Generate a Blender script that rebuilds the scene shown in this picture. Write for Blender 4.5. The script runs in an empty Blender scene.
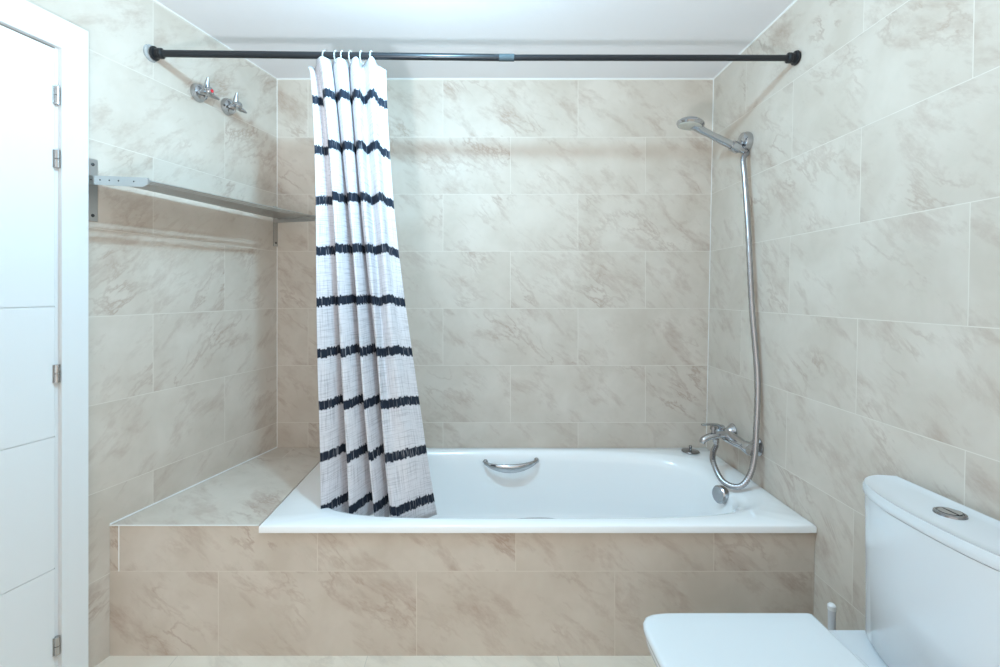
import bpy, bmesh, math, random
from mathutils import Vector, Matrix
PI = math.pi
random.seed(7)
S = bpy.context.scene
COL = S.collection

# ------------------------------------------------------------------ camera, world, lights, exposure
EYE = 1.184                                    # lens height above the floor
FPX = 479.5
cam_d = bpy.data.cameras.new('camera')
cam = bpy.data.objects.new('camera', cam_d); COL.objects.link(cam)
cam.location = (0, 0, EYE); cam.rotation_euler = (PI/2, 0, 0)
cam_d.sensor_fit = 'HORIZONTAL'; cam_d.sensor_width = 36; cam_d.lens = 36*FPX/1000
cam_d.shift_x = 0.022; cam_d.shift_y = -0.0405
cam_d.clip_start = 0.02
S.camera = cam

S.view_settings.view_transform = 'Standard'
S.view_settings.look = 'None'
S.view_settings.gamma = 1
S.view_settings.use_curve_mapping = False
S.view_settings.exposure = 0.08

W = bpy.data.worlds.new('world'); S.world = W; W.use_nodes = True
bg = W.node_tree.nodes['Background']
bg.inputs[0].default_value = (1.0, 0.957, 0.90, 1); bg.inputs[1].default_value = 1.22

def lamp(name, kind, loc, energy, color, size=None, target=None, **kw):
    d = bpy.data.lights.new(name, kind); d.energy = energy; d.color = color
    if size is not None:
        if kind == 'AREA': d.size = size
        else: d.shadow_soft_size = size
    for k, v in kw.items(): setattr(d, k, v)
    o = bpy.data.objects.new(name, d); COL.objects.link(o); o.location = loc
    if target: o.rotation_euler = (Vector(target)-Vector(loc)).to_track_quat('-Z', 'Y').to_euler()
    return o
KEY = (0.42, 0.77, 1.0)
LAMP = (-0.16, 1.22, EYE + 0.945)              # the bare ceiling lamp, just above the frame
lamp('ceiling_lamp_light', 'POINT', LAMP, 39, KEY, 0.03)
lamp('ceiling_fill', 'SPOT', (-0.35, -0.05, 0.80), 125, (0.86, 0.93, 1.0), 0.06, (-0.15, 1.0, 2.65), spot_size=math.radians(112), spot_blend=1.0)  # unseen fill added to brighten the ceiling and throw the rod's shadow there

# ------------------------------------------------------------------ helpers
def link(name, bm, mat, parent=None, smooth=True, loc=None, angle=40):
    me = bpy.data.meshes.new(name)
    bmesh.ops.recalc_face_normals(bm, faces=bm.faces)
    bm.to_mesh(me); bm.free()
    if mat: me.materials.append(mat)
    if smooth:
        me.polygons.foreach_set('use_smooth', [True]*len(me.polygons))
        me.set_sharp_from_angle(angle=math.radians(angle))
    o = bpy.data.objects.new(name, me); COL.objects.link(o)
    if parent:
        o.parent = parent
        o.matrix_parent_inverse = Matrix.Translation(parent.location).inverted()
    if loc: o.location = loc
    return o

def tag(o, label=None, cat=None, group=None, kind=None):
    if label: o['label'] = label
    if cat: o['category'] = cat
    if group: o['group'] = group
    if kind: o['kind'] = kind
    return o

def empty(name, loc, label, cat, group=None):
    o = bpy.data.objects.new(name, None); COL.objects.link(o); o.location = loc
    o.empty_display_size = 0.05
    return tag(o, label, cat, group)

def bevel(bm, w, seg=2, angle=30):
    es = [e for e in bm.edges if len(e.link_faces) == 2 and e.calc_face_angle(0) > math.radians(angle)]
    if es: bmesh.ops.bevel(bm, geom=es, offset=w, segments=seg, affect='EDGES', profile=0.5)

def prism(bm, pts, z0, z1):
    """vertical prism over a plan polygon"""
    lo = [bm.verts.new((x, y, z0)) for x, y in pts]; hi = [bm.verts.new((x, y, z1)) for x, y in pts]
    n = len(pts)
    bm.faces.new(lo[::-1]); bm.faces.new(hi)
    for i in range(n): bm.faces.new((lo[i], lo[(i+1) % n], hi[(i+1) % n], hi[i]))

def hexa(bm, c):
    """box from 8 corners: 4 bottom then 4 top"""
    v = [bm.verts.new(p) for p in c]
    for f in ((3,2,1,0), (4,5,6,7), (0,1,5,4), (1,2,6,5), (2,3,7,6), (3,0,4,7)): bm.faces.new([v[i] for i in f])

def box(bm, a, b):
    (x0, y0, z0), (x1, y1, z1) = a, b
    hexa(bm, [(x0,y0,z0),(x1,y0,z0),(x1,y1,z0),(x0,y1,z0),(x0,y0,z1),(x1,y0,z1),(x1,y1,z1),(x0,y1,z1)])

def loft(bm, loops, cap0=True, cap1=True, closed=True):
    rows = [[bm.verts.new(p) for p in l] for l in loops]
    n = len(rows[0])
    for a, b in zip(rows, rows[1:]):
        for i in range(n if closed else n-1):
            j = (i+1) % n
            bm.faces.new((a[i], a[j], b[j], b[i]))
    if cap0: bm.faces.new(rows[0][::-1])
    if cap1: bm.faces.new(rows[-1])
    return rows

def frame_of(axis, up=(0, 0, 1)):
    z = Vector(axis).normalized(); u = Vector(up)
    if abs(z.dot(u)) > 0.97: u = Vector((0, 1, 0))
    x = u.cross(z).normalized(); y = z.cross(x)
    return x, y, z

def lathe(bm, origin, axis, prof, n=32):
    """prof = (distance along axis, radius) pairs"""
    x, y, z = frame_of(axis); o = Vector(origin)
    loops = []
    for t, r in prof:
        loops.append([o + z*t + (x*math.cos(2*PI*i/n) + y*math.sin(2*PI*i/n))*max(r, 1e-5) for i in range(n)])
    loft(bm, loops)

def catmull(pts, sub=8):
    P = [Vector(p) for p in pts]; out = []
    for i in range(len(P)-1):
        p0 = P[max(i-1, 0)]; p1 = P[i]; p2 = P[i+1]; p3 = P[min(i+2, len(P)-1)]
        for k in range(sub):
            t = k/sub
            out.append(0.5*((2*p1) + (p2-p0)*t + (2*p0-5*p1+4*p2-p3)*t*t + (3*p1-p0-3*p2+p3)*t**3))
    out.append(P[-1]); return out

def tube(bm, pts, r, n=16, flat=1.0, up=(0, 0, 1)):
    """sweep a circle (or an ellipse, flat<1 along 'up') along pts; r number or list"""
    P = [Vector(p) for p in pts]; m = len(P)
    R = r if isinstance(r, (list, tuple)) else [r]*m
    loops = []; px = None
    for i in range(m):
        t = (P[min(i+1, m-1)] - P[max(i-1, 0)]).normalized()
        if px is None:
            px, py, _ = frame_of(t, up)
        else:
            px = (px - t*px.dot(t)).normalized(); py = t.cross(px)
        loops.append([P[i] + px*math.cos(2*PI*k/n)*R[i] + py*math.sin(2*PI*k/n)*R[i]*flat for k in range(n)])
    loft(bm, loops)

# ------------------------------------------------------------------ materials
def mat(name, color, rough=0.5, metal=0.0, coat=0.0, trans=0.0, ior=1.45, spec=0.5):
    m = bpy.data.materials.new(name); m.use_nodes = True
    b = m.node_tree.nodes['Principled BSDF']
    b.inputs['Base Color'].default_value = (*color, 1); b.inputs['Roughness'].default_value = rough
    b.inputs['Metallic'].default_value = metal; b.inputs['Coat Weight'].default_value = coat
    b.inputs['Transmission Weight'].default_value = trans; b.inputs['IOR'].default_value = ior
    b.inputs['Specular IOR Level'].default_value = spec
    return m

class NT:
    """tiny node helper"""
    def __init__(s, m): s.t = m.node_tree; s.b = s.t.nodes['Principled BSDF']
    def n(s, typ, **kw):
        nd = s.t.nodes.new(typ)
        for k, v in kw.items(): setattr(nd, k, v)
        return nd
    def l(s, a, b): s.t.links.new(a, b)
    def math(s, op, a, b=None, c=None, clamp=False):
        nd = s.n('ShaderNodeMath', operation=op, use_clamp=clamp)
        for i, v in enumerate((a, b, c)):
            if v is None: continue
            if isinstance(v, (int, float)): nd.inputs[i].default_value = v
            else: s.l(v, nd.inputs[i])
        return nd.outputs[0]
    def mix(s, f, a, b):
        nd = s.n('ShaderNodeMix', data_type='RGBA')
        for i, v in ((0, f), (6, a), (7, b)):
            if isinstance(v, (int, float)): nd.inputs[i].default_value = v
            elif isinstance(v, tuple): nd.inputs[i].default_value = (*v, 1)
            else: s.l(v, nd.inputs[i])
        return nd.outputs[2]
    def ramp(s, f, lo, hi):
        nd = s.n('ShaderNodeMapRange'); s.l(f, nd.inputs[0]); nd.inputs[1].default_value = lo; nd.inputs[2].default_value = hi
        return nd.outputs[0]

def tile_mat(name, bw, rh, base=(0.560, 0.480, 0.403), cloud=(0.645, 0.568, 0.492), vein=(0.36, 0.240, 0.18), grout=(0.78, 0.73, 0.66), mortar=0.0014, angle=40, rough=0.46):
    m = mat(name, base, rough, spec=0.35); k = NT(m)
    uv = k.n('ShaderNodeUVMap'); uv.uv_map = 'UVMap'
    br = k.n('ShaderNodeTexBrick'); br.offset = 0.5; br.offset_frequency = 2; br.squash = 1
    k.l(uv.outputs[0], br.inputs['Vector'])
    br.inputs['Color1'].default_value = (0, 0, 0, 1); br.inputs['Color2'].default_value = (1, 1, 1, 1)
    br.inputs['Scale'].default_value = 1; br.inputs['Mortar Size'].default_value = mortar
    br.inputs['Mortar Smooth'].default_value = 0.3; br.inputs['Bias'].default_value = 0
    br.inputs['Brick Width'].default_value = bw; br.inputs['Row Height'].default_value = rh
    w = k.math('MULTIPLY', br.outputs['Color'], 37.0)            # each tile cut from its own piece of stone
    mp0 = k.n('ShaderNodeMapping'); mp0.inputs['Rotation'].default_value = (0, 0, math.radians(angle)); k.l(uv.outputs[0], mp0.inputs[0])
    mp = k.n('ShaderNodeMapping'); mp.inputs['Scale'].default_value = (5.5, 13.5, 1); k.l(mp0.outputs[0], mp.inputs[0])
    def noise(scale, det, rough_, dist, src):
        nd = k.n('ShaderNodeTexNoise', noise_dimensions='4D'); k.l(src, nd.inputs['Vector']); k.l(w, nd.inputs['W'])
        nd.inputs['Scale'].default_value = scale; nd.inputs['Detail'].default_value = det
        nd.inputs['Roughness'].default_value = rough_; nd.inputs['Distortion'].default_value = dist
        return nd.outputs['Fac']
    n1 = noise(1.0, 5, 0.6, 0.35, mp.outputs[0])
    ridge = k.math('SUBTRACT', 1.0, k.math('MULTIPLY', k.math('ABSOLUTE', k.math('SUBTRACT', n1, 0.5)), 26.0), clamp=True)
    patch = k.ramp(noise(3.2, 2, 0.5, 0.4, uv.outputs[0]), 0.50, 0.68)
    veins = k.math('MULTIPLY', ridge, patch)
    n3 = k.ramp(noise(0.8, 6, 0.68, 0.3, mp.outputs[0]), 0.52, 0.74)
    clouds = k.ramp(noise(4.5, 4, 0.6, 0.3, uv.outputs[0]), 0.35, 0.65)
    c = k.mix(clouds, base, cloud)
    c = k.mix(k.math('MULTIPLY', n3, 0.72), c, vein)
    c = k.mix(k.math('MULTIPLY', veins, 0.6), c, vein)
    c = k.mix(k.math('MULTIPLY', br.outputs['Fac'], 0.55), c, grout)
    k.l(c, k.b.inputs['Base Color'])
    bp = k.n('ShaderNodeBump'); bp.inputs['Strength'].default_value = 0.25; bp.inputs['Distance'].default_value = 0.001; bp.invert = True
    k.l(br.outputs['Fac'], bp.inputs['Height']); k.l(bp.outputs[0], k.b.inputs['Normal'])
    return m

M_back = tile_mat('beige_marble_tile_back', 0.6616, 0.2797)
M_right = tile_mat('beige_marble_tile_right', 0.645, 0.2797)
M_left = tile_mat('beige_marble_tile_left', 0.66, 0.2797)
M_apron = tile_mat('beige_marble_tile_apron', 0.647, 0.28, grout=(0.74, 0.68, 0.60), mortar=0.0012)
M_ledge = tile_mat('beige_marble_tile_ledge', 1.2, 0.66, mortar=0.0014)
M_floor = tile_mat('cream_floor_tile', 0.62, 0.31, base=(0.70, 0.60, 0.49), cloud=(0.76, 0.67, 0.56), vein=(0.5, 0.42, 0.34), grout=(0.45, 0.40, 0.34))
M_ceil = mat('ceiling_paint', (0.82, 0.82, 0.84), 0.7)
M_grout = mat('white_grout', (0.83, 0.82, 0.80), 0.6)
M_door = mat('white_lacquer', (0.77, 0.785, 0.79), 0.35)
M_enamel = mat('white_enamel', (0.90, 0.90, 0.90), 0.10, coat=0.6)
M_ceram = mat('white_ceramic', (0.70, 0.72, 0.74), 0.08, coat=0.6)
M_seat = mat('white_seat_plastic', (0.69, 0.71, 0.72), 0.22)
M_chrome = mat('chrome', (0.50, 0.51, 0.53), 0.09, metal=1.0)
M_chromed = mat('dark_chrome', (0.33, 0.34, 0.36), 0.16, metal=1.0)
M_knob = mat('satin_chrome', (0.45, 0.46, 0.48), 0.2, metal=1.0)
M_steel = mat('brushed_steel', (0.52, 0.52, 0.51), 0.32, metal=1.0)
M_hinge = mat('hinge_steel', (0.50, 0.50, 0.50), 0.25, metal=1.0)
M_black = mat('black_rod_paint', (0.012, 0.014, 0.017), 0.28)
M_blackp = mat('black_plastic', (0.010, 0.011, 0.013), 0.42)
M_clear = mat('clear_plastic', (0.92, 0.94, 0.95), 0.08, trans=0.7, ior=1.3)
M_spray = mat('shower_face', (0.55, 0.55, 0.50), 0.4)
M_red = mat('red_dot', (0.75, 0.03, 0.05), 0.4)
M_screw = mat('screw_dark', (0.08, 0.08, 0.08), 0.4, metal=0.8)
M_rubber = mat('grey_plastic', (0.60, 0.60, 0.62), 0.4)
M_wplastic = mat('white_plastic', (0.80, 0.80, 0.80), 0.35)

def uv_fill(bm, fn):
    l = bm.loops.layers.uv.new('UVMap')
    for f in bm.faces:
        for lp in f.loops: lp[l].uv = fn(lp.vert.co, f.normal)

# ------------------------------------------------------------------ room geometry
Yb = 2.35; ZC = 2.234; Y0 = -1.0
ROW = EYE + 0.764                                        # a row joint that runs round the room
def xr(z, y=Yb): return 1.134 + 0.020*(z - EYE) + 0.022*(y - Yb)   # the right wall is a hair out of plumb and square
CL = Vector((-0.985, Yb)); DL = Vector((0.267, 0.9637)).normalized(); NL = Vector((DL.y, -DL.x))
def Lw(s, n, z):                                         # point by the left wall: s from the back corner, n off the wall
    p = CL - DL*s + NL*n
    return Vector((p.x, p.y, z))
def left_s(y): return (Yb - y)/DL.y
SE = left_s(Y0)

bm = bmesh.new(); T = 0.1
box(bm, (CL.x-0.35, Yb, -0.1), (1.35, Yb+T, ZC+0.1))
bm.normal_update(); bw = 0.6616
uv_fill(bm, lambda c, n: (c.x + 0.1715 + bw*20.5, c.z - ROW + 0.2797*10))
tag(link('wall_back', bm, M_back, smooth=False), 'beige marble tiled wall behind the bathtub', 'wall', kind='structure')

bm = bmesh.new()
z0, z1 = -0.1, ZC+0.1
hexa(bm, [(xr(z0, Y0), Y0, z0), (xr(z0)+T, Y0, z0), (xr(z0)+T, Yb, z0), (xr(z0), Yb, z0), (xr(z1, Y0), Y0, z1), (xr(z1)+T, Y0, z1), (xr(z1)+T, Yb, z1), (xr(z1), Yb, z1)])
bm.normal_update(); br_ = 0.645
uv_fill(bm, lambda c, n: (-(c.y - 1.404) + br_*20.5, c.z - ROW + 0.2797*10))
tag(link('wall_right', bm, M_right, smooth=False), 'beige marble tiled wall carrying the shower mixer', 'wall', kind='structure')

# left wall with a doorway: three blocks in one wall
S_CAS0, S_CAS1 = 0.893, 0.968           # far casing
S_LEAF0, S_LEAF1 = 0.980, 1.70
S_CAS2, S_CAS3 = 1.710, 1.794
Z_CASI, Z_CASO = EYE+0.722, EYE+0.809
bm = bmesh.new()
def lblock(bm, s0, s1, n0, n1, z0, z1, twist=None):
    c = [(s0,n0,z0), (s0,n1,z0), (s1,n1,z0), (s1,n0,z0), (s0,n0,z1), (s0,n1,z1), (s1,n1,z1), (s1,n0,z1)]
    hexa(bm, [Lw(a, b, z + (twist(a, b) if twist else 0)) for a, b, z in c])
lblock(bm, 0, S_CAS1, -T, 0, -0.1, ZC+0.1)
lblock(bm, S_CAS1, S_CAS2, -T, 0, Z_CASI, ZC+0.1)
lblock(bm, S_CAS2, SE, -T, 0, -0.1, ZC+0.1)
bm.normal_update()
uv_fill(bm, lambda c, n: ((Vector((c.x, c.y))-CL).dot(-DL) + 0.66*20.5, c.z - ROW + 0.2797*10))
tag(link('wall_left', bm, M_left, smooth=False), 'beige marble tiled wall with the door and slatted shelf', 'wall', kind='structure')

PL = Lw(SE, -T, 0)
bm = bmesh.new()
prism(bm, [(PL.x, Y0), (1.35, Y0), (1.35, Yb+T), (-1.2, Yb+T)], -0.1, 0)
bm.normal_update()
uv_fill(bm, lambda c, n: (c.x + 0.36, c.y + 0.06))
tag(link('floor', bm, M_floor, smooth=False), 'cream tiled bathroom floor', 'floor', kind='structure')
bm = bmesh.new()
prism(bm, [(PL.x, Y0), (1.35, Y0), (1.35, Yb+T), (-1.2, Yb+T)], ZC, ZC+0.1)
tag(link('ceiling', bm, M_ceil, smooth=False), 'plain white painted ceiling', 'ceiling', kind='structure')

# white joint beads
def bead(i, pts, r, label, m=M_grout):
    bm = bmesh.new(); tube(bm, pts, r, 8)
    return tag(link('trim_%d' % i, bm, m), label, 'trim', kind='structure')
TOP = 0.4285                                             # ledge top and bath rim
bead(1, [(CL.x, Yb, ZC), (xr(ZC), Yb, ZC)], 0.0045, 'white joint between ceiling and back wall')
bead(2, [(xr(ZC), Yb, ZC), (xr(ZC, 0.2), 0.2, ZC)], 0.0045, 'white joint between ceiling and right wall')
bead(3, [Lw(0, 0, ZC), Lw(left_s(0.2), 0, ZC)], 0.003, 'white joint between ceiling and left wall')
bead(4, [(xr(TOP), Yb, TOP), (xr(ZC), Yb, ZC)], 0.002, 'white corner joint behind the shower')
bead(5, [Lw(0, 0, TOP), Lw(0, 0, ZC)], 0.002, 'white corner joint beside the slatted shelf')
bead(6, [Lw(0, 0, TOP), Lw(left_s(1.565), 0, TOP)], 0.003, 'white joint between ledge and left wall')

# ------------------------------------------------------------------ tiled ledge and bath front
YA = 1.565; XT0 = -0.715; ZAP = 0.405
bm = bmesh.new()
fl = Lw(left_s(YA), 0.0005, 0)
prism(bm, [(fl.x, YA), (XT0, YA), (XT0, Yb-0.001), (CL.x+0.001, Yb-0.001)], 0, TOP-0.003)
hexa(bm, [(XT0, YA, 0), (xr(0, YA)-0.001, YA, 0), (xr(0, YA)-0.001, YA+0.03, 0), (XT0, YA+0.03, 0), (XT0, YA, ZAP-0.002), (xr(ZAP, YA)-0.001, YA, ZAP-0.002), (xr(ZAP, YA)-0.001, YA+0.03, ZAP-0.002), (XT0, YA+0.03, ZAP-0.002)])
bm.normal_update()
uv_fill(bm, lambda c, n: (c.x + 0.524 + 0.647*20.5, c.z - (EYE-0.908) + 0.28*10))
me = link('bath_surround', bm, M_apron, smooth=False)
tag(me, 'beige marble tiled front and ledge built around the bathtub', 'bath surround', kind='structure')
me.data.materials.append(M_ledge)
uvl = me.data.uv_layers[0].data
for p in me.data.polygons:
    if p.normal.z > 0.9 and p.center.z > ZAP:
        p.material_index = 1
        for li in p.loop_indices:
            v = me.data.vertices[me.data.loops[li].vertex_index].co
            uvl[li].uv = (v.x+5.1, v.y - 2.206 + 0.66*10)
bead(7, [(fl.x+0.03, YA-0.0005, 0.276), (fl.x+0.03, YA-0.0005, TOP-0.004)], 0.0015, 'upright white joint at the left end of the bath front')
bead(8, [(fl.x, YA, TOP-0.003), (XT0, YA, TOP-0.003)], 0.002, 'white joint along the front edge of the ledge')

# ------------------------------------------------------------------ door
dr = tag(bpy.data.objects.new('door_1', None), 'white panelled door with steel hinges in the left wall', 'door', kind='structure')
COL.objects.link(dr); dr.location = Lw(1.33, 0, 0)
bm = bmesh.new()
grooves = [EYE-0.04, EYE-0.42, EYE-0.806]
edges = sorted([0.008] + grooves + [Z_CASI-0.006])
for a, b in zip(edges, edges[1:]):
    lblock(bm, S_LEAF0, S_LEAF1, -0.030, 0.008, a+0.0015, b-0.0015)
bevel(bm, 0.0015, 1)
lblock(bm, S_LEAF0, S_LEAF1, -0.030, 0.0052, 0.009, Z_CASI-0.008)
link('door_leaf', bm, M_door, dr)
bm = bmesh.new()
lblock(bm, S_CAS0, S_CAS1, -0.0, 0.018, 0.0, Z_CASI)
lblock(bm, S_CAS2, S_CAS3, -0.0, 0.018, 0.0, Z_CASI)
lblock(bm, S_CAS0, S_CAS3, -0.0, 0.018, Z_CASI, Z_CASO)
lblock(bm, S_CAS1, S_LEAF0-0.003, -T, 0.004, 0, Z_CASI)
lblock(bm, S_LEAF1+0.003, S_CAS2, -T, 0.004, 0, Z_CASI)
bevel(bm, 0.002, 2)
link('door_casing', bm, M_door, dr)
for zr in (0.579, 0.393, -0.236, -1.034):
    bm = bmesh.new(); z = EYE+zr
    for a, b in ((-0.026, -0.001), (0.001, 0.026)):
        lathe(bm, Lw(S_LEAF0-0.004, 0.012, z+a), (0, 0, 1), [(0, 0.0), (0, 0.0075), (b-a, 0.0075), (b-a, 0)], 16)
    lblock(bm, S_LEAF0-0.002, S_LEAF0+0.006, 0.008, 0.0105, z-0.026, z+0.026)
    tag(link('hinge', bm, M_hinge, dr), 'brushed steel hinge')

# ------------------------------------------------------------------ bathtub
BX0, BX1, BY0, BY1 = -0.7115, 1.1165, 1.556, 2.346
ZT = 0.429
tub = empty('bathtub', (0.2, 1.95, 0.0), 'white enamel bathtub set into the tiled surround', 'bathtub')
N = 128
def rect_loop(x0, x1, y0, y1, z, rad=0.008):
    cx, cy = 0.2, 1.95; pts = []
    for i in range(N):
        a = 2*PI*i/N; c, s = math.cos(a), math.sin(a)
        # stretch the angle so that corners get vertices
        t = min(((x1-cx) if c > 0 else (x0-cx))/c if abs(c) > 1e-6 else 1e9, ((y1-cy) if s > 0 else (y0-cy))/s if abs(s) > 1e-6 else 1e9)
        pts.append((cx+c*t, cy+s*t, z))
    cs = [(x0, y0), (x1, y0), (x1, y1), (x0, y1)]
    for q in cs:
        j = min(range(N), key=lambda i: (pts[i][0]-q[0])**2 + (pts[i][1]-q[1])**2)
        pts[j] = (q[0], q[1], z)
    return [(x + (0.022*(y-BY1) if x > x1-0.0001 else 0), y, z) for x, y, z in pts]
def oval_loop(xl, xr_, y0, y1, z, pl=4.5, pr=3.4, pf=3.9):
    cx, cy = 0.2, (y0+y1)/2; hy = (y1-y0)/2; pts = []
    for i in range(N):
        a = 2*PI*i/N; c, s = math.cos(a), math.sin(a)
        c2, s2 = c/0.9, s/0.55
        h = (xr_-cx) if c > 0 else (cx-xl); p = (pr if s > 0 else pf) if c > 0 else pl
        # directions follow the plan proportions of the outer rectangle
        dx, dy = c, s
        t = ((abs(dx)/h)**p + (abs(dy)/hy)**p)**(-1/p)
        pts.append((cx+dx*t, cy+dy*t, z))
    return pts
bm = bmesh.new()
loops = [rect_loop(BX0, BX1, BY0, BY1, ZAP), rect_loop(BX0, BX1, BY0, BY1, ZT-0.006), rect_loop(BX0+0.002, BX1-0.002, BY0+0.002, BY1-0.002, ZT-0.002), rect_loop(BX0+0.006, BX1-0.006, BY0+0.006, BY1-0.006, ZT)]
XL, XR_, YF, YK = -0.585, 0.985, 1.612, 2.290
loops.append(oval_loop(XL-0.012, XR_+0.094, YF-0.010, YK+0.010, ZT))
def ease(t): return t*t*(3-2*t)
for e, ex, dz in ((0.004, 0.080, 0.001), (0.0, 0.060, 0.004), (-0.006, 0.035, 0.010), (-0.011, -0.004, 0.022)):
    loops.append(oval_loop(XL-e, XR_+ex, YF-e, YK+e, ZT-dz))
for t in (0.08, 0.16, 0.26, 0.38, 0.5, 0.62, 0.74, 0.84, 0.91, 0.96, 0.99, 1.0):
    z = ZT-0.022 - 0.333*t
    q = 0.0 if t < 0.74 else ((t-0.74)/0.26)**2.2
    loops.append(oval_loop(XL+0.011+0.34*t+0.12*q, XR_-0.011-0.055*t-0.10*q, YF+0.011+0.035*t+0.10*q, YK-0.011-0.045*t-0.10*q, z, 4.5-1.0*t, 3.4, 3.9-0.5*t))
loops.append(oval_loop(-0.05, 0.72, 1.82, 2.08, ZT-0.357))
rows = loft(bm, loops, cap0=False, cap1=True)
link('tub_shell', bm, M_enamel, tub, angle=55)

def grab_handle(cx, y, z, side):
    """bow-shaped bar on the long inside wall; side=-1 bulges towards the viewer"""
    bm = bmesh.new(); P = []; R = []
    for i in range(25):
        u = -1 + 2*i/24
        P.append((cx + 0.125*u, y + side*0.040*(1-u*u)**0.6, z - 0.020*(1-u*u) + 0.006*u)); R.append(0.0045 + 0.0075*(1-u*u))
    tube(bm, P, R, 16, 1.7, up=(0, 0, 1))
    for u in (-1, 1):
        lathe(bm, (cx+0.12*u, y - side*0.004, z+0.004*u), (0, side, 0), [(0, 0), (0, 0.013), (0.008, 0.011), (0.010, 0)], 16)
    o = link('grab_handle', bm, M_chrome, tub); tag(o, 'curved chrome grab handle')
grab_handle(0.155, 2.255, 0.392, -1)
grab_handle(0.155, 1.640, 0.394, 1)
bm = bmesh.new()
ax = Vector((-1, -0.30, 0.12)).normalized()
kc = Vector((0.972, 1.895, 0.388))
lathe(bm, kc, ax, [(0, 0), (0, 0.030), (0.008, 0.034), (0.026, 0.034), (0.031, 0.029), (0.031, 0.0)], 32)
tag(link('overflow_knob', bm, M_knob, tub), 'round chrome overflow knob')
bm = bmesh.new()
lathe(bm, (0.70, 1.95, ZT-0.3565), (0, 0, 1), [(0, 0), (0, 0.036), (0.003, 0.033), (0.0035, 0)], 24)
link('drain', bm, M_chrome, tub)

# bath plug on the rear right rim
pl = empty('bath_plug', (1.025, 2.27, ZT), 'dark chrome bath plug lying on the rear right rim corner', 'bath plug')
pl.location = (1.008, 2.275, ZT)
bm = bmesh.new(); b0 = pl.location
lathe(bm, b0, (0, 0, 1), [(0.0005, 0), (0.0005, 0.030), (0.004, 0.040), (0.008, 0.038), (0.010, 0.022), (0.013, 0.0)], 28)
link('plug_disc', bm, M_chromed, pl)
bm = bmesh.new()
lathe(bm, b0, (0, 0, 1), [(0.010, 0), (0.010, 0.007), (0.020, 0.005), (0.026, 0.008), (0.032, 0.006), (0.034, 0.0)], 16)
link('plug_knob', bm, M_chromed, pl)

# ------------------------------------------------------------------ curtain rod
YR = 1.705; ZR = EYE+0.846
sR = left_s(YR); xl = Lw(sR, 0, 0).x
rod = empty('curtain_rod', (xl, YR, ZR), 'black telescopic curtain rod spanning wall to wall under the ceiling', 'curtain rod')
def rodz(x):                                   # the two tubes sag a little at their joint
    return EYE + (0.8367 + 0.0150*(0.11-x)/1.27 if x < 0.11 else 0.8367 - 0.0011*(x-0.11))
bm = bmesh.new()
tube(bm, [(xl+0.03, YR, rodz(xl)), (0.115, YR, rodz(0.115))], 0.0122, 24)
link('outer_tube', bm, M_black, rod)
bm = bmesh.new()
tube(bm, [(0.10, YR, rodz(0.1)), (xr(ZR, YR)-0.02, YR, rodz(1.12))], 0.0106, 24)
link('inner_tube', bm, M_black, rod)
bm = bmesh.new()
tube(bm, [(0.075, YR, rodz(0.075)), (0.128, YR, rodz(0.128))], 0.0129, 24)
tag(link('joint_sleeve', bm, mat('grey_sleeve', (0.06, 0.08, 0.09), 0.2), rod), 'grey joint sleeve')
def rod_end(x, nx, ny, name_lbl):
    bm = bmesh.new()
    lathe(bm, (x, YR, rodz(x)), (nx, ny, 0), [(0, 0), (0, 0.022), (0.005, 0.025), (0.010, 0.024), (0.012, 0.016), (0.022, 0.0155), (0.024, 0.018), (0.034, 0.018), (0.037, 0.014), (0.038, 0.0)], 32)
    return link('end_cap', bm, M_blackp, rod)
rod_end(xl+0.008, 1, 0, '')
rod_end(xr(ZR, YR)-0.0015, -1, 0, '')
bm = bmesh.new()
lathe(bm, Lw(sR, 0.0005, rodz(xl)), (NL.x, NL.y, 0), [(0, 0), (0, 0.030), (0.005, 0.028), (0.008, 0.02), (0.008, 0)], 32)
tag(link('wall_disc', bm, M_clear, rod), 'clear wall disc')

# ------------------------------------------------------------------ shower curtain
def sx(px, y): return (px-478)/FPX*y      # a measured direction turned into metres at distance y
top = [(308,.022),(311,.016),(314.5,.026),(316,.005),(317,-.014),(322,-.030),(330,-.005),(332,.030),(334,.0),(339,-.028),(346,-.005),(349,.030),(352,-.015),(357,-.028),(363.5,.026),(371,-.030),(377,.0),(386,.015)]
bot = [(320,-.040),(330,-.028),(342,.0),(355,.045),(352,.010),(349.5,-.042),(360,-.020),(377,.040),(376,.0),(375,-.036),(384,-.005),(396,.045),(393,-.010),(394,-.050),(403,-.040),(414,-.022),(426,.0),(438,.030)]
cur = empty('shower_curtain', (-0.42, 1.70, 0.39), 'white linen shower curtain with dark brush-stroke stripes bunched on the rod', 'shower curtain')
NZ = 90; SUBU = 12
YCUR = 1.715
ZTOP = rodz(-0.4) - 0.0125; ZBOT = 0.372
def prof(pts):
    return catmull([(sx(a, YCUR + b), YCUR + b, 0) for a, b in pts], SUBU)
Tp, Bp = prof(top), prof(bot); NU = len(Tp)
arc = [0.0]
for i in range(1, NU): arc.append(arc[-1] + (Bp[i]-Bp[i-1]).length)
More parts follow.
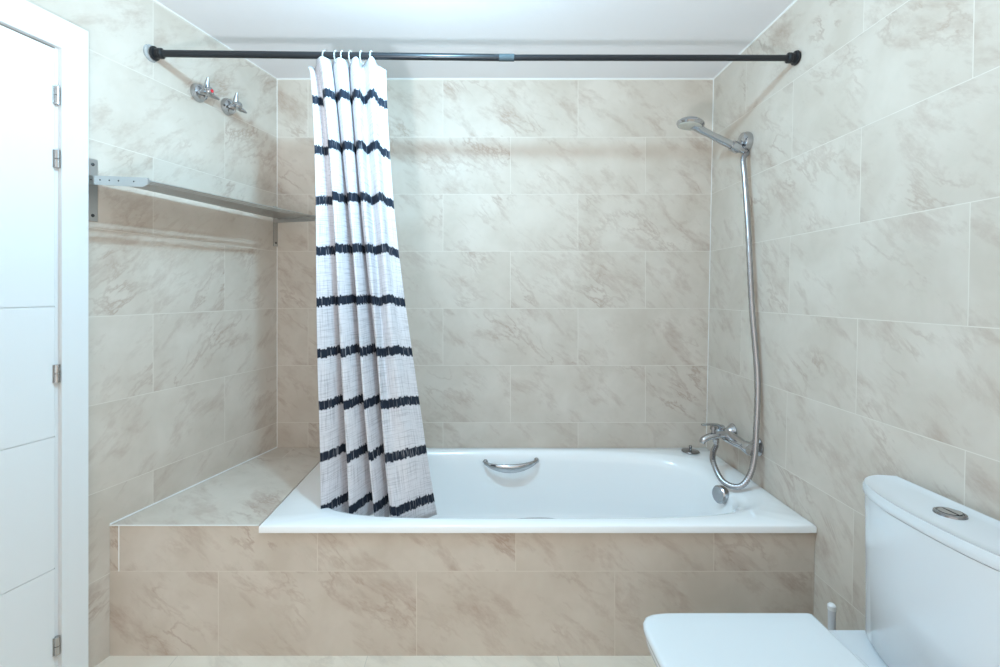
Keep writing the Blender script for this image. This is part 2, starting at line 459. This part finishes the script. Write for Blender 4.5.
# top edge drops between the hooks and at both ends
dropk = [(0, .012), (3/17, .012), (4/17, .002), (5/17, .0), (6/17, .001), (7/17, .008), (8/17, .001), (10/17, .001), (11/17, .008), (12/17, .001), (13.3/17, .001), (14/17, .007), (15/17, .0), (15.6/17, .003), (16.2/17, .018), (1, .026)]
def drop(u):
    for (a, va), (b, vb) in zip(dropk, dropk[1:]):
        if u <= b: return va + (vb-va)*ease((u-a)/(b-a))
    return dropk[-1][1]
liftk = [(0, -.010), (3/17, .016), (5/17, -.012), (7/17, .012), (9/17, -.010), (11/17, .012), (13/17, -.012), (1, .012)]   # skewed hang of each pleat at the hem
def lift(u):
    for (a, va), (b, vb) in zip(liftk, liftk[1:]):
        if u <= b: return va + (vb-va)*ease((u-a)/(b-a))
    return liftk[-1][1]
bm = bmesh.new(); uvl = bm.loops.layers.uv.new('UVMap'); grid = []; uvs = {}
for j in range(NZ+1):
    t = j/NZ; row = []
    for i in range(NU):
        u = i/(NU-1)
        p = Tp[i].lerp(Bp[i], t**(0.40 + 1.15*u))
        wob = 0.004*math.sin(9*t + 21*u)*t
        z = ZTOP - drop(u)*(1 - 0.7*t) - (ZTOP-ZBOT)*t + lift(u)*t**1.8
        v = bm.verts.new((p.x + wob, p.y + 0.003*math.sin(7*t+13*u), z)); row.append(v)
        uvs[v] = (arc[i], (ZTOP-ZBOT)*(1-t))
    grid.append(row)
for j in range(NZ):
    for i in range(NU-1):
        f = bm.faces.new((grid[j][i], grid[j][i+1], grid[j+1][i+1], grid[j+1][i]))
        for lp in f.loops: lp[uvl].uv = uvs[lp.vert]
M_cloth = mat('striped_linen', (0.8, 0.8, 0.82), 0.9, spec=0.2); k = NT(M_cloth)
uv = k.n('ShaderNodeUVMap'); uv.uv_map = 'UVMap'
sp = k.n('ShaderNodeSeparateXYZ'); k.l(uv.outputs[0], sp.inputs[0])
U, V = sp.outputs[0], sp.outputs[1]
def noise1(src, sx_, sy_, scale, det=2):
    mp = k.n('ShaderNodeMapping'); mp.inputs['Scale'].default_value = (sx_, sy_, 1); k.l(src, mp.inputs[0])
    nd = k.n('ShaderNodeTexNoise', noise_dimensions='2D'); k.l(mp.outputs[0], nd.inputs['Vector'])
    nd.inputs['Scale'].default_value = scale; nd.inputs['Detail'].default_value = det
    return nd.outputs['Fac']
SPC = 0.1810; V0 = (ZTOP-ZBOT) - 0.128
# distance from the nearest stripe centre, its edge made of upright strokes
ph = k.math('DIVIDE', k.math('SUBTRACT', V, V0), SPC)
fr = k.math('SUBTRACT', ph, k.math('ROUND', ph))
rowid = k.math('ROUND', ph)
st = k.n('ShaderNodeCombineXYZ')
k.l(k.math('FLOOR', k.math('MULTIPLY', U, 170.0)), st.inputs[0]); k.l(rowid, st.inputs[1])
wn = k.n('ShaderNodeTexWhiteNoise', noise_dimensions='2D'); k.l(st.outputs[0], wn.inputs['Vector'])
off = k.math('MULTIPLY', k.math('SUBTRACT', wn.outputs['Value'], 0.5), 0.040)
dist = k.math('ABSOLUTE', k.math('SUBTRACT', fr, off))
stripe = k.ramp(dist, 0.098, 0.078)
streak = k.ramp(noise1(uv.outputs[0], 240, 14, 1.0, 1), 0.62, 0.78)
stripe = k.math('MULTIPLY', stripe, k.math('SUBTRACT', 1.0, k.math('MULTIPLY', streak, 0.35)))
th = k.math('MULTIPLY', k.math('ADD', k.ramp(noise1(uv.outputs[0], 300, 9, 1.0), 0.50, 0.74), k.ramp(noise1(uv.outputs[0], 12, 300, 1.0), 0.50, 0.74)), 0.5)
cl = k.mix(th, (0.66, 0.65, 0.68), (0.32, 0.31, 0.34))
cl = k.mix(stripe, cl, (0.016, 0.022, 0.036))
k.l(cl, k.b.inputs['Base Color'])
cloth = link('curtain_cloth', bm, M_cloth, cur, angle=180)
sol = cloth.modifiers.new('thickness', 'SOLIDIFY'); sol.thickness = 0.0012

# clear rings that carry the curtain
first = None
names = ['first', 'second', 'third', 'fourth', 'fifth', 'sixth']
for i, px in enumerate((325, 336.5, 343, 351, 362, 372)):
    x = sx(px, YR)
    if first is None:
        bm = bmesh.new()
        P = []
        for a in range(25):
            g = 2*PI*a/24
            P.append((0.003*math.sin(g), 0.0185*math.sin(g), -0.006 + 0.0215*math.cos(g)))
        tube(bm, P, 0.0026, 10)
        first = link('curtain_ring', bm, M_clear); r = first
    else:
        r = first.copy(); COL.objects.link(r)
    r.location = (x, YR, rodz(x))
    tag(r, 'clear plastic curtain ring on the black rod, %s from the left' % names[i], 'curtain ring', 'curtain rings on the rod')

# ------------------------------------------------------------------ mixer tap on the right wall
ZM = EYE-0.607
mx = empty('bath_mixer', (xr(ZM), 2.01, ZM), 'chrome wall mixer tap above the right end of the bathtub', 'tap')
XB = 1.058
for y in (1.900, 2.097):
    bm = bmesh.new()
    lathe(bm, (xr(ZM, y)-0.0015, y, ZM), (-1, 0, 0), [(0, 0), (0, 0.037), (0.004, 0.037), (0.018, 0.024), (0.030, 0.0165), (0.058, 0.0155), (0.060, 0.0)], 32)
    link('escutcheon', bm, M_chrome, mx)
bm = bmesh.new()
lathe(bm, (XB, 1.945, ZM), (0, 1, 0), [(-0.055, 0), (-0.055, 0.018), (-0.02, 0.021), (0.0, 0.023), (0.07, 0.026), (0.13, 0.023), (0.165, 0.021), (0.195, 0.018), (0.195, 0)], 32)
link('tap_body', bm, M_chrome, mx)
bm = bmesh.new()
lathe(bm, (XB, 1.895, ZM), (0, -1, 0), [(0.0, 0), (0.0, 0.020), (0.004, 0.024), (0.034, 0.026), (0.040, 0.023), (0.042, 0.0)], 12)
link('temperature_knob', bm, M_chrome, mx)
bm = bmesh.new()
P = catmull([(XB, 2.015, ZM+0.002), (1.03, 2.012, ZM+0.012), (0.985, 2.008, ZM+0.010), (0.945, 2.005, ZM-0.004), (0.937, 2.005, ZM-0.020)], 6)
tube(bm, P, [0.021 - 0.008*i/(len(P)-1) for i in range(len(P))], 18, 0.8)
link('spout', bm, M_chrome, mx)
bm = bmesh.new()
lathe(bm, (0.985, 2.008, ZM+0.018), (0, 0, 1), [(0, 0), (0, 0.008), (0.016, 0.007), (0.018, 0.013), (0.030, 0.012), (0.033, 0.0)], 18)
link('diverter_knob', bm, M_chromed, mx)
bm = bmesh.new()
lathe(bm, (XB-0.006, 2.075, ZM+0.012), (-0.35, -0.25, 1), [(0, 0), (0, 0.020), (0.018, 0.018), (0.022, 0.0)], 24)
P = catmull([(XB-0.008, 2.072, ZM+0.028), (XB-0.03, 2.06, ZM+0.040), (XB-0.075, 2.045, ZM+0.047), (XB-0.105, 2.04, ZM+0.046)], 6)
tube(bm, P, [0.012-0.004*i/(len(P)-1) for i in range(len(P))], 12, 0.6)
link('lever', bm, M_chrome, mx)
bm = bmesh.new()
lathe(bm, (1.010, 2.035, ZM-0.012), (0, 0, -1), [(0, 0), (0, 0.013), (0.014, 0.013), (0.016, 0.010), (0.030, 0.010), (0.030, 0.0)], 18)
link('hose_outlet', bm, M_chrome, mx)

# ------------------------------------------------------------------ hand shower, holder, hose
ZH = EYE+0.632
ho = empty('shower_holder', (xr(ZH), 2.02, ZH), 'chrome wall bracket holding the hand shower', 'shower holder')
bm = bmesh.new()
lathe(bm, (xr(ZH, 2.02)-0.0015, 2.02, ZH+0.004), (-1, 0, 0), [(0, 0), (0, 0.040), (0.010, 0.043), (0.026, 0.038), (0.034, 0.024), (0.034, 0)], 32)
link('wall_rose', bm, M_chrome, ho)
bm = bmesh.new()
tube(bm, [(xr(ZH, 2.02)-0.018, 2.02, ZH+0.003), (1.100, 2.018, ZH-0.004), (1.090, 2.015, ZH-0.010)], [0.015, 0.014, 0.012], 18)
hd = Vector((-1, -0.05, 0.47)).normalized()
g0 = Vector((1.082, 2.010, ZH-0.022))
lathe(bm, g0 - hd*0.012, hd, [(0, 0.0170), (0, 0.0215), (0.034, 0.0225), (0.034, 0.0185)], 24)
link('cradle', bm, M_chrome, ho)

hs = empty('hand_shower', g0, 'chrome hand shower tilted up in its wall bracket', 'hand shower')
bm = bmesh.new()
e0 = g0 - hd*0.035
P = [e0 + hd*t for t in (0, 0.02, 0.06, 0.11, 0.16, 0.185)]
tube(bm, P, [0.0125, 0.0145, 0.0165, 0.0165, 0.0145, 0.0145], 20)
link('handle', bm, M_chrome, hs)
hc = e0 + hd*0.252 + Vector((0, 0, 0.002))
na = Vector((-0.16, 0.0, -1)).normalized()
bm = bmesh.new()
lathe(bm, hc, -na, [(-0.008, 0.0), (-0.008, 0.050), (0.0, 0.055), (0.006, 0.054), (0.016, 0.043), (0.024, 0.022), (0.026, 0)], 36)
tube(bm, [e0 + hd*0.165, e0 + hd*0.195, hc + hd*-0.018 - na*0.006], [0.0145, 0.0160, 0.022], 18)
link('shower_head', bm, M_chrome, hs)
bm = bmesh.new()
lathe(bm, hc, na, [(0.004, 0.0), (0.004, 0.047), (0.0095, 0.045), (0.0105, 0.0)], 36)
for ring, cnt in ((0.013, 6), (0.025, 12), (0.037, 18)):
    fx, fy, fz = frame_of(na)
    for q in range(cnt):
        a = 2*PI*q/cnt
        lathe(bm, hc + (fx*math.cos(a)+fy*math.sin(a))*ring, na, [(0.009, 0), (0.009, 0.0018), (0.012, 0.0014), (0.012, 0)], 6)
tag(link('spray_face', bm, M_spray, hs), 'grey spray face')

hose_pts = [e0 + hd*0.004, e0 - hd*0.018, (1.103, 1.995, ZH-0.075), (1.104, 1.985, ZH-0.16), (1.102, 1.955, EYE+0.25), (1.096, 1.920, EYE-0.05), (1.098, 1.885, EYE-0.33), (1.081, 1.862, EYE-0.52), (1.067, 1.850, EYE-0.63), (1.042, 1.842, EYE-0.705), (1.004, 1.848, ZT+0.008), (0.962, 1.885, ZT+0.016), (0.958, 1.950, ZT+0.062), (0.985, 2.010, EYE-0.672), (1.010, 2.035, ZM-0.040)]
bm = bmesh.new(); P = catmull(hose_pts, 24)
L = 0; R = []
for i, p in enumerate(P):
    if i: L += (P[i]-P[i-1]).length
    R.append(0.0108 + 0.0005*math.sin(L*2*PI/0.010))
tube(bm, P, R, 14)
M_hose = mat('steel_hose', (0.43, 0.43, 0.45), 0.22, metal=1.0)
tag(link('shower_hose', bm, M_hose, angle=180), 'ribbed steel shower hose hanging in a loop from the hand shower', 'shower hose')

# ------------------------------------------------------------------ stop valves on the left wall
def valve(px, row, label, dot):
    x_dir = (px-478)/FPX
    y = (CL.x - DL.x/DL.y*Yb)/(x_dir - DL.x/DL.y)
    z = EYE + (293-row)/FPX*y; s = left_s(y)
    n3 = Vector((NL.x, NL.y, 0)); d3 = Vector((-DL.x, -DL.y, 0))
    v = empty('stop_valve', Lw(s, 0, z), label, 'valve', 'stop valves on the left wall')
    bm = bmesh.new()
    lathe(bm, Lw(s, 0.0008, z), n3, [(0, 0), (0, 0.036), (0.005, 0.036), (0.020, 0.030), (0.026, 0.018), (0.026, 0)], 32)
    link('escutcheon', bm, M_chrome, v)
    bm = bmesh.new()
    lathe(bm, Lw(s, 0.018, z), n3, [(0, 0), (0, 0.012), (0.02, 0.011), (0.022, 0.016), (0.034, 0.0165), (0.048, 0.015), (0.052, 0.011), (0.053, 0)], 24)
    link('valve_stem', bm, M_chrome, v)
    bm = bmesh.new()
    for a in (PI/2-0.1, PI/2-0.1+1.9, PI/2-0.1-1.9):
        dirv = d3*math.cos(a) + Vector((0, 0, 1))*math.sin(a)
        p0 = Lw(s, 0.044, z)
        tube(bm, [p0 + dirv*0.006, p0 + dirv*0.028 + n3*0.004, p0 + dirv*0.052 + n3*0.012], [0.013, 0.010, 0.0045], 12)
    link('handle', bm, M_chrome, v)
    if dot:
        bm = bmesh.new()
        lathe(bm, Lw(s, 0.0708, z), n3, [(0, 0), (0, 0.0065), (0.002, 0.006), (0.0028, 0)], 20)
        tag(link('marker_dot', bm, M_red, v), 'red hot-water dot')
valve(197.5, 93, 'chrome stop valve with a red dot on the left wall', True)
valve(227, 107, 'chrome stop valve without a dot, nearer the back corner', False)

# ------------------------------------------------------------------ slatted shelf
ZS = EYE+0.352; SD = 0.245
shf = empty('wall_shelf', Lw(0.45, 0, ZS), 'steel slatted shelf along the left wall above the ledge', 'shelf')
S_N, S_F = 0.885, 0.028
def sag(s, n): return -0.024*(n/SD)*(s/S_N)           # the front corner by the door hangs a little low
for n0, wd in ((0.026, 0.020), (0.053, 0.020), (0.080, 0.020), (0.107, 0.020), (0.134, 0.020), (0.161, 0.020), (0.196, 0.016), (0.228, 0.016)):
    bm = bmesh.new()
    lblock(bm, S_F-0.004, S_N-0.004, n0, n0+wd, ZS+0.006, ZS+0.010, sag)
    bevel(bm, 0.001, 1)
    link('slat', bm, M_steel, shf)
for s in (S_N, S_F):
    bm = bmesh.new()
    # flat end bar with a rising nose
    P = [(0.003, -0.012), (SD-0.02, -0.012), (SD, -0.003), (SD, 0.016), (0.003, 0.016)]
    lo = [Lw(s, a, ZS+b+sag(s, a)) for a, b in P]; hi = [Lw(s-0.004, a, ZS+b+sag(s, a)) for a, b in P]
    va = [bm.verts.new(p) for p in lo]; vb = [bm.verts.new(p) for p in hi]
    bm.faces.new(va); bm.faces.new(vb[::-1])
    for q in range(len(P)): bm.faces.new((va[q], va[(q+1) % len(P)], vb[(q+1) % len(P)], vb[q]))
    eb = link('end_bar', bm, M_steel, shf, smooth=False)
    if s == S_N:
        for a in (0.018, 0.055, 0.093, 0.13, 0.19):  # small dark discs standing in for the dark holes in the bar
            bm = bmesh.new()
            lathe(bm, Lw(s+0.0001, a, ZS+0.003+sag(s, a)), (-DL.x, -DL.y, 0), [(0, 0), (0, 0.0026), (0.0012, 0.0022), (0.0014, 0)], 10)
            link('hole_disc', bm, M_screw, shf)
    # wall plate
    bm = bmesh.new()
    lblock(bm, s-0.030, s, 0.0006, 0.004, ZS-0.125, ZS+0.070)
    bevel(bm, 0.001, 1)
    wp = link('wall_plate', bm, M_steel, shf)
    for zz in (ZS-0.108, ZS+0.053):
        bm = bmesh.new()
        lathe(bm, Lw(s-0.015, 0.004, zz), (NL.x, NL.y, 0), [(0, 0), (0, 0.0055), (0.002, 0.0045), (0.003, 0)], 14)
        sc = link('screw', bm, M_screw, wp)
        sc.matrix_parent_inverse = Matrix.Translation(shf.location).inverted() @ Matrix.Identity(4)
        sc.parent = wp; sc.matrix_parent_inverse = Matrix.Identity(4)

# ------------------------------------------------------------------ toilet
TY = 0.985
wc = empty('toilet', (0.75, TY, 0), 'white close-coupled toilet with closed lid against the right wall', 'toilet')
ZTK = EYE-0.472; ZDK = EYE-0.860; ZLID = EYE-0.800
XW = xr(0.5, 0.72)-0.004
def tank_loop(z, grow=0.0, half=0.262, depth=0.158):
    """bow-fronted plan: straight against the wall, gently bowed to the room"""
    pts = []; hh = half+grow; xb = XW
    n = 40
    for i in range(n+1):
        u = -1 + 2*i/n
        y = TY + hh*math.sin(u*PI/2)
        a = abs(math.sin(u*PI/2))
        x = (xb - depth - grow) + 0.066*a**2.6 + 0.035*a**16
        pts.append((x, y))
    # rounded side corners back to the wall
    out = [(x, y, z) for x, y in pts]
    out.append((xb-0.04, TY+hh+0.004, z)); out.append((xb, TY+hh-0.004, z))
    out.append((xb, TY-hh+0.004, z)); out.append((xb-0.04, TY-hh-0.004, z))
    return out
def shrink(l, k, z=None):
    cx = XW-0.08; return [(cx+(x-cx)*k, TY+(y-TY)*k, z if z is not None else zz) for x, y, zz in l]
bm = bmesh.new()
body = [tank_loop(ZDK+0.002, -0.010), tank_loop(ZDK+0.012, -0.004), tank_loop(ZTK-0.20, -0.004), tank_loop(ZTK-0.028, -0.003)]
loft(bm, body)
link('tank', bm, M_ceram, wc, angle=35)
bm = bmesh.new()
g = tank_loop(ZTK-0.026, -0.001)
ll = [shrink(g, 0.97), g, tank_loop(ZTK-0.023, 0.0), tank_loop(ZTK-0.010, 0.0), tank_loop(ZTK-0.003, -0.002), shrink(tank_loop(ZTK, -0.001), 0.985), shrink(tank_loop(ZTK-0.0025, 0.0), 0.90), shrink(tank_loop(ZTK-0.003, 0.0), 0.6)]
loft(bm, ll)
link('tank_lid', bm, M_ceram, wc, angle=35)
bm = bmesh.new()
bc = Vector((1.014, 1.030, ZTK-0.003))
lathe(bm, bc, (0, 0, 1), [(0, 0), (0, 0.028), (0.004, 0.027), (0.006, 0.023), (0.003, 0.021), (0.003, 0)], 36)
fb = link('flush_button', bm, M_chromed, wc); tag(fb, 'round chrome flush button')
for sgn in (-1, 1):
    bm = bmesh.new()
    arcp = [bc + Vector((sgn*0.002 + sgn*0.018*math.sin(PI*q/14), 0.018*math.cos(PI*q/14), 0.0)) for q in range(15)]
    loft(bm, [[p + Vector((0, 0, 0.003)) for p in arcp], [p + Vector((0, 0, 0.0065)) for p in arcp]])
    h = link('button_half', bm, M_chrome, fb)
    h.matrix_parent_inverse = Matrix.Translation(wc.location).inverted() @ Matrix.Identity(4)
    h.parent = fb; h.matrix_parent_inverse = Matrix.Identity(4)

def seat_plan(x0, x1, hy, n=48, p=2.9, z=0):
    """rounded-square plan: softly bowed front at x0, straight back at x1"""
    xc = x0 + (x1-x0)*0.55; pts = []
    for i in range(n+1):
        a = PI/2 + PI*i/n
        c, s = math.cos(a), math.sin(a)
        t = (abs(c)**p + abs(s)**p)**(-1/p)
        pts.append((xc + c*t*(xc-x0), TY + s*t*hy, z))
    k = [(xc + (x1-xc)*q, TY-hy, z) for q in (0.35, 0.7, 0.96)] + [(x1, TY-hy*0.985, z), (x1, TY+hy*0.985, z)] + [(xc + (x1-xc)*q, TY+hy, z) for q in (0.96, 0.7, 0.35)]
    return pts + k
LX0, LX1, LHY = 0.396, 0.838, 0.221
bm = bmesh.new()
def sp_(d, z): return seat_plan(LX0+d, LX1-d, LHY-d, z=z, p=9)
loft(bm, [sp_(0.006, ZLID-0.022), sp_(0.001, ZLID-0.018), sp_(0.0, ZLID-0.010), sp_(0.002, ZLID-0.004), sp_(0.006, ZLID-0.001), sp_(0.012, ZLID), sp_(0.05, ZLID+0.001), sp_(0.12, ZLID+0.0015)])
link('seat_lid', bm, M_seat, wc, angle=60)
bm = bmesh.new()
loft(bm, [sp_(0.012, ZLID-0.046), sp_(0.006, ZLID-0.042), sp_(0.005, ZLID-0.028), sp_(0.010, ZLID-0.0235)])
link('seat', bm, M_seat, wc, angle=60)
bm = bmesh.new()
def bowl(d, z, x1=None, hy=None):
    return seat_plan(LX0+d, x1 or (XW-0.004), hy or (LHY+0.024-d*0.4), z=z, p=2.6)
loft(bm, [bowl(0.16, 0.0, hy=0.13), bowl(0.155, 0.02, hy=0.132), bowl(0.15, 0.10, hy=0.135), bowl(0.10, 0.19, hy=0.165), bowl(0.045, 0.255, hy=0.20), bowl(0.02, 0.295, hy=0.236), bowl(0.016, ZDK-0.008, hy=0.242), bowl(0.022, ZDK, hy=0.238), bowl(0.09, ZDK+0.0005, hy=0.15)])
link('bowl', bm, M_ceram, wc, angle=50)
for y in (TY-0.08, TY+0.08):
    bm = bmesh.new()
    lathe(bm, (LX1+0.012, y-0.02, ZLID-0.028), (0, 1, 0), [(0, 0), (0, 0.011), (0.04, 0.011), (0.04, 0)], 20)
    lathe(bm, (LX1+0.012, y, ZDK), (0, 0, 1), [(0, 0), (0, 0.011), (0.03, 0.010), (0.03, 0)], 20)
    link('lid_hinge', bm, M_seat, wc)

# toilet brush behind the toilet
tb = empty('toilet_brush', (1.005, 1.362, 0), 'toilet brush with a grey handle standing between toilet and bath front', 'toilet brush')
b0 = Vector((1.005, 1.362, 0))
bm = bmesh.new()
lathe(bm, b0, (0, 0, 1), [(0.0005, 0), (0.0005, 0.048), (0.006, 0.050), (0.12, 0.046), (0.125, 0.043), (0.125, 0.012), (0.03, 0.012)], 32)
link('holder', bm, M_wplastic, tb)
bm = bmesh.new()
lathe(bm, b0, (0, 0, 1), [(0.03, 0), (0.03, 0.009), (0.285, 0.0095), (0.285, 0)], 20)
link('handle', bm, M_rubber, tb)
bm = bmesh.new()
lathe(bm, b0, (0, 0, 1), [(0.285, 0), (0.285, 0.0105), (0.297, 0.0105), (0.301, 0.007), (0.302, 0)], 20)
tag(link('handle_cap', bm, M_wplastic, tb), 'white handle cap')

# ------------------------------------------------------------------ ceiling lamp that lights the room
cl_ = empty('ceiling_lamp', (LAMP[0], LAMP[1], ZC), 'small white lamp holder hanging from the ceiling before the bathtub', 'ceiling lamp')
bm = bmesh.new()
lathe(bm, (LAMP[0], LAMP[1], ZC-0.0006), (0, 0, -1), [(0, 0), (0, 0.045), (0.006, 0.044), (0.014, 0.030), (0.016, 0)], 32)
link('ceiling_rose', bm, M_wplastic, cl_)
bm = bmesh.new()
lathe(bm, (LAMP[0], LAMP[1], ZC-0.014), (0, 0, -1), [(0, 0), (0, 0.018), (0.022, 0.020), (0.045, 0.020), (0.048, 0.016), (0.048, 0)], 24)
link('socket', bm, M_wplastic, cl_)
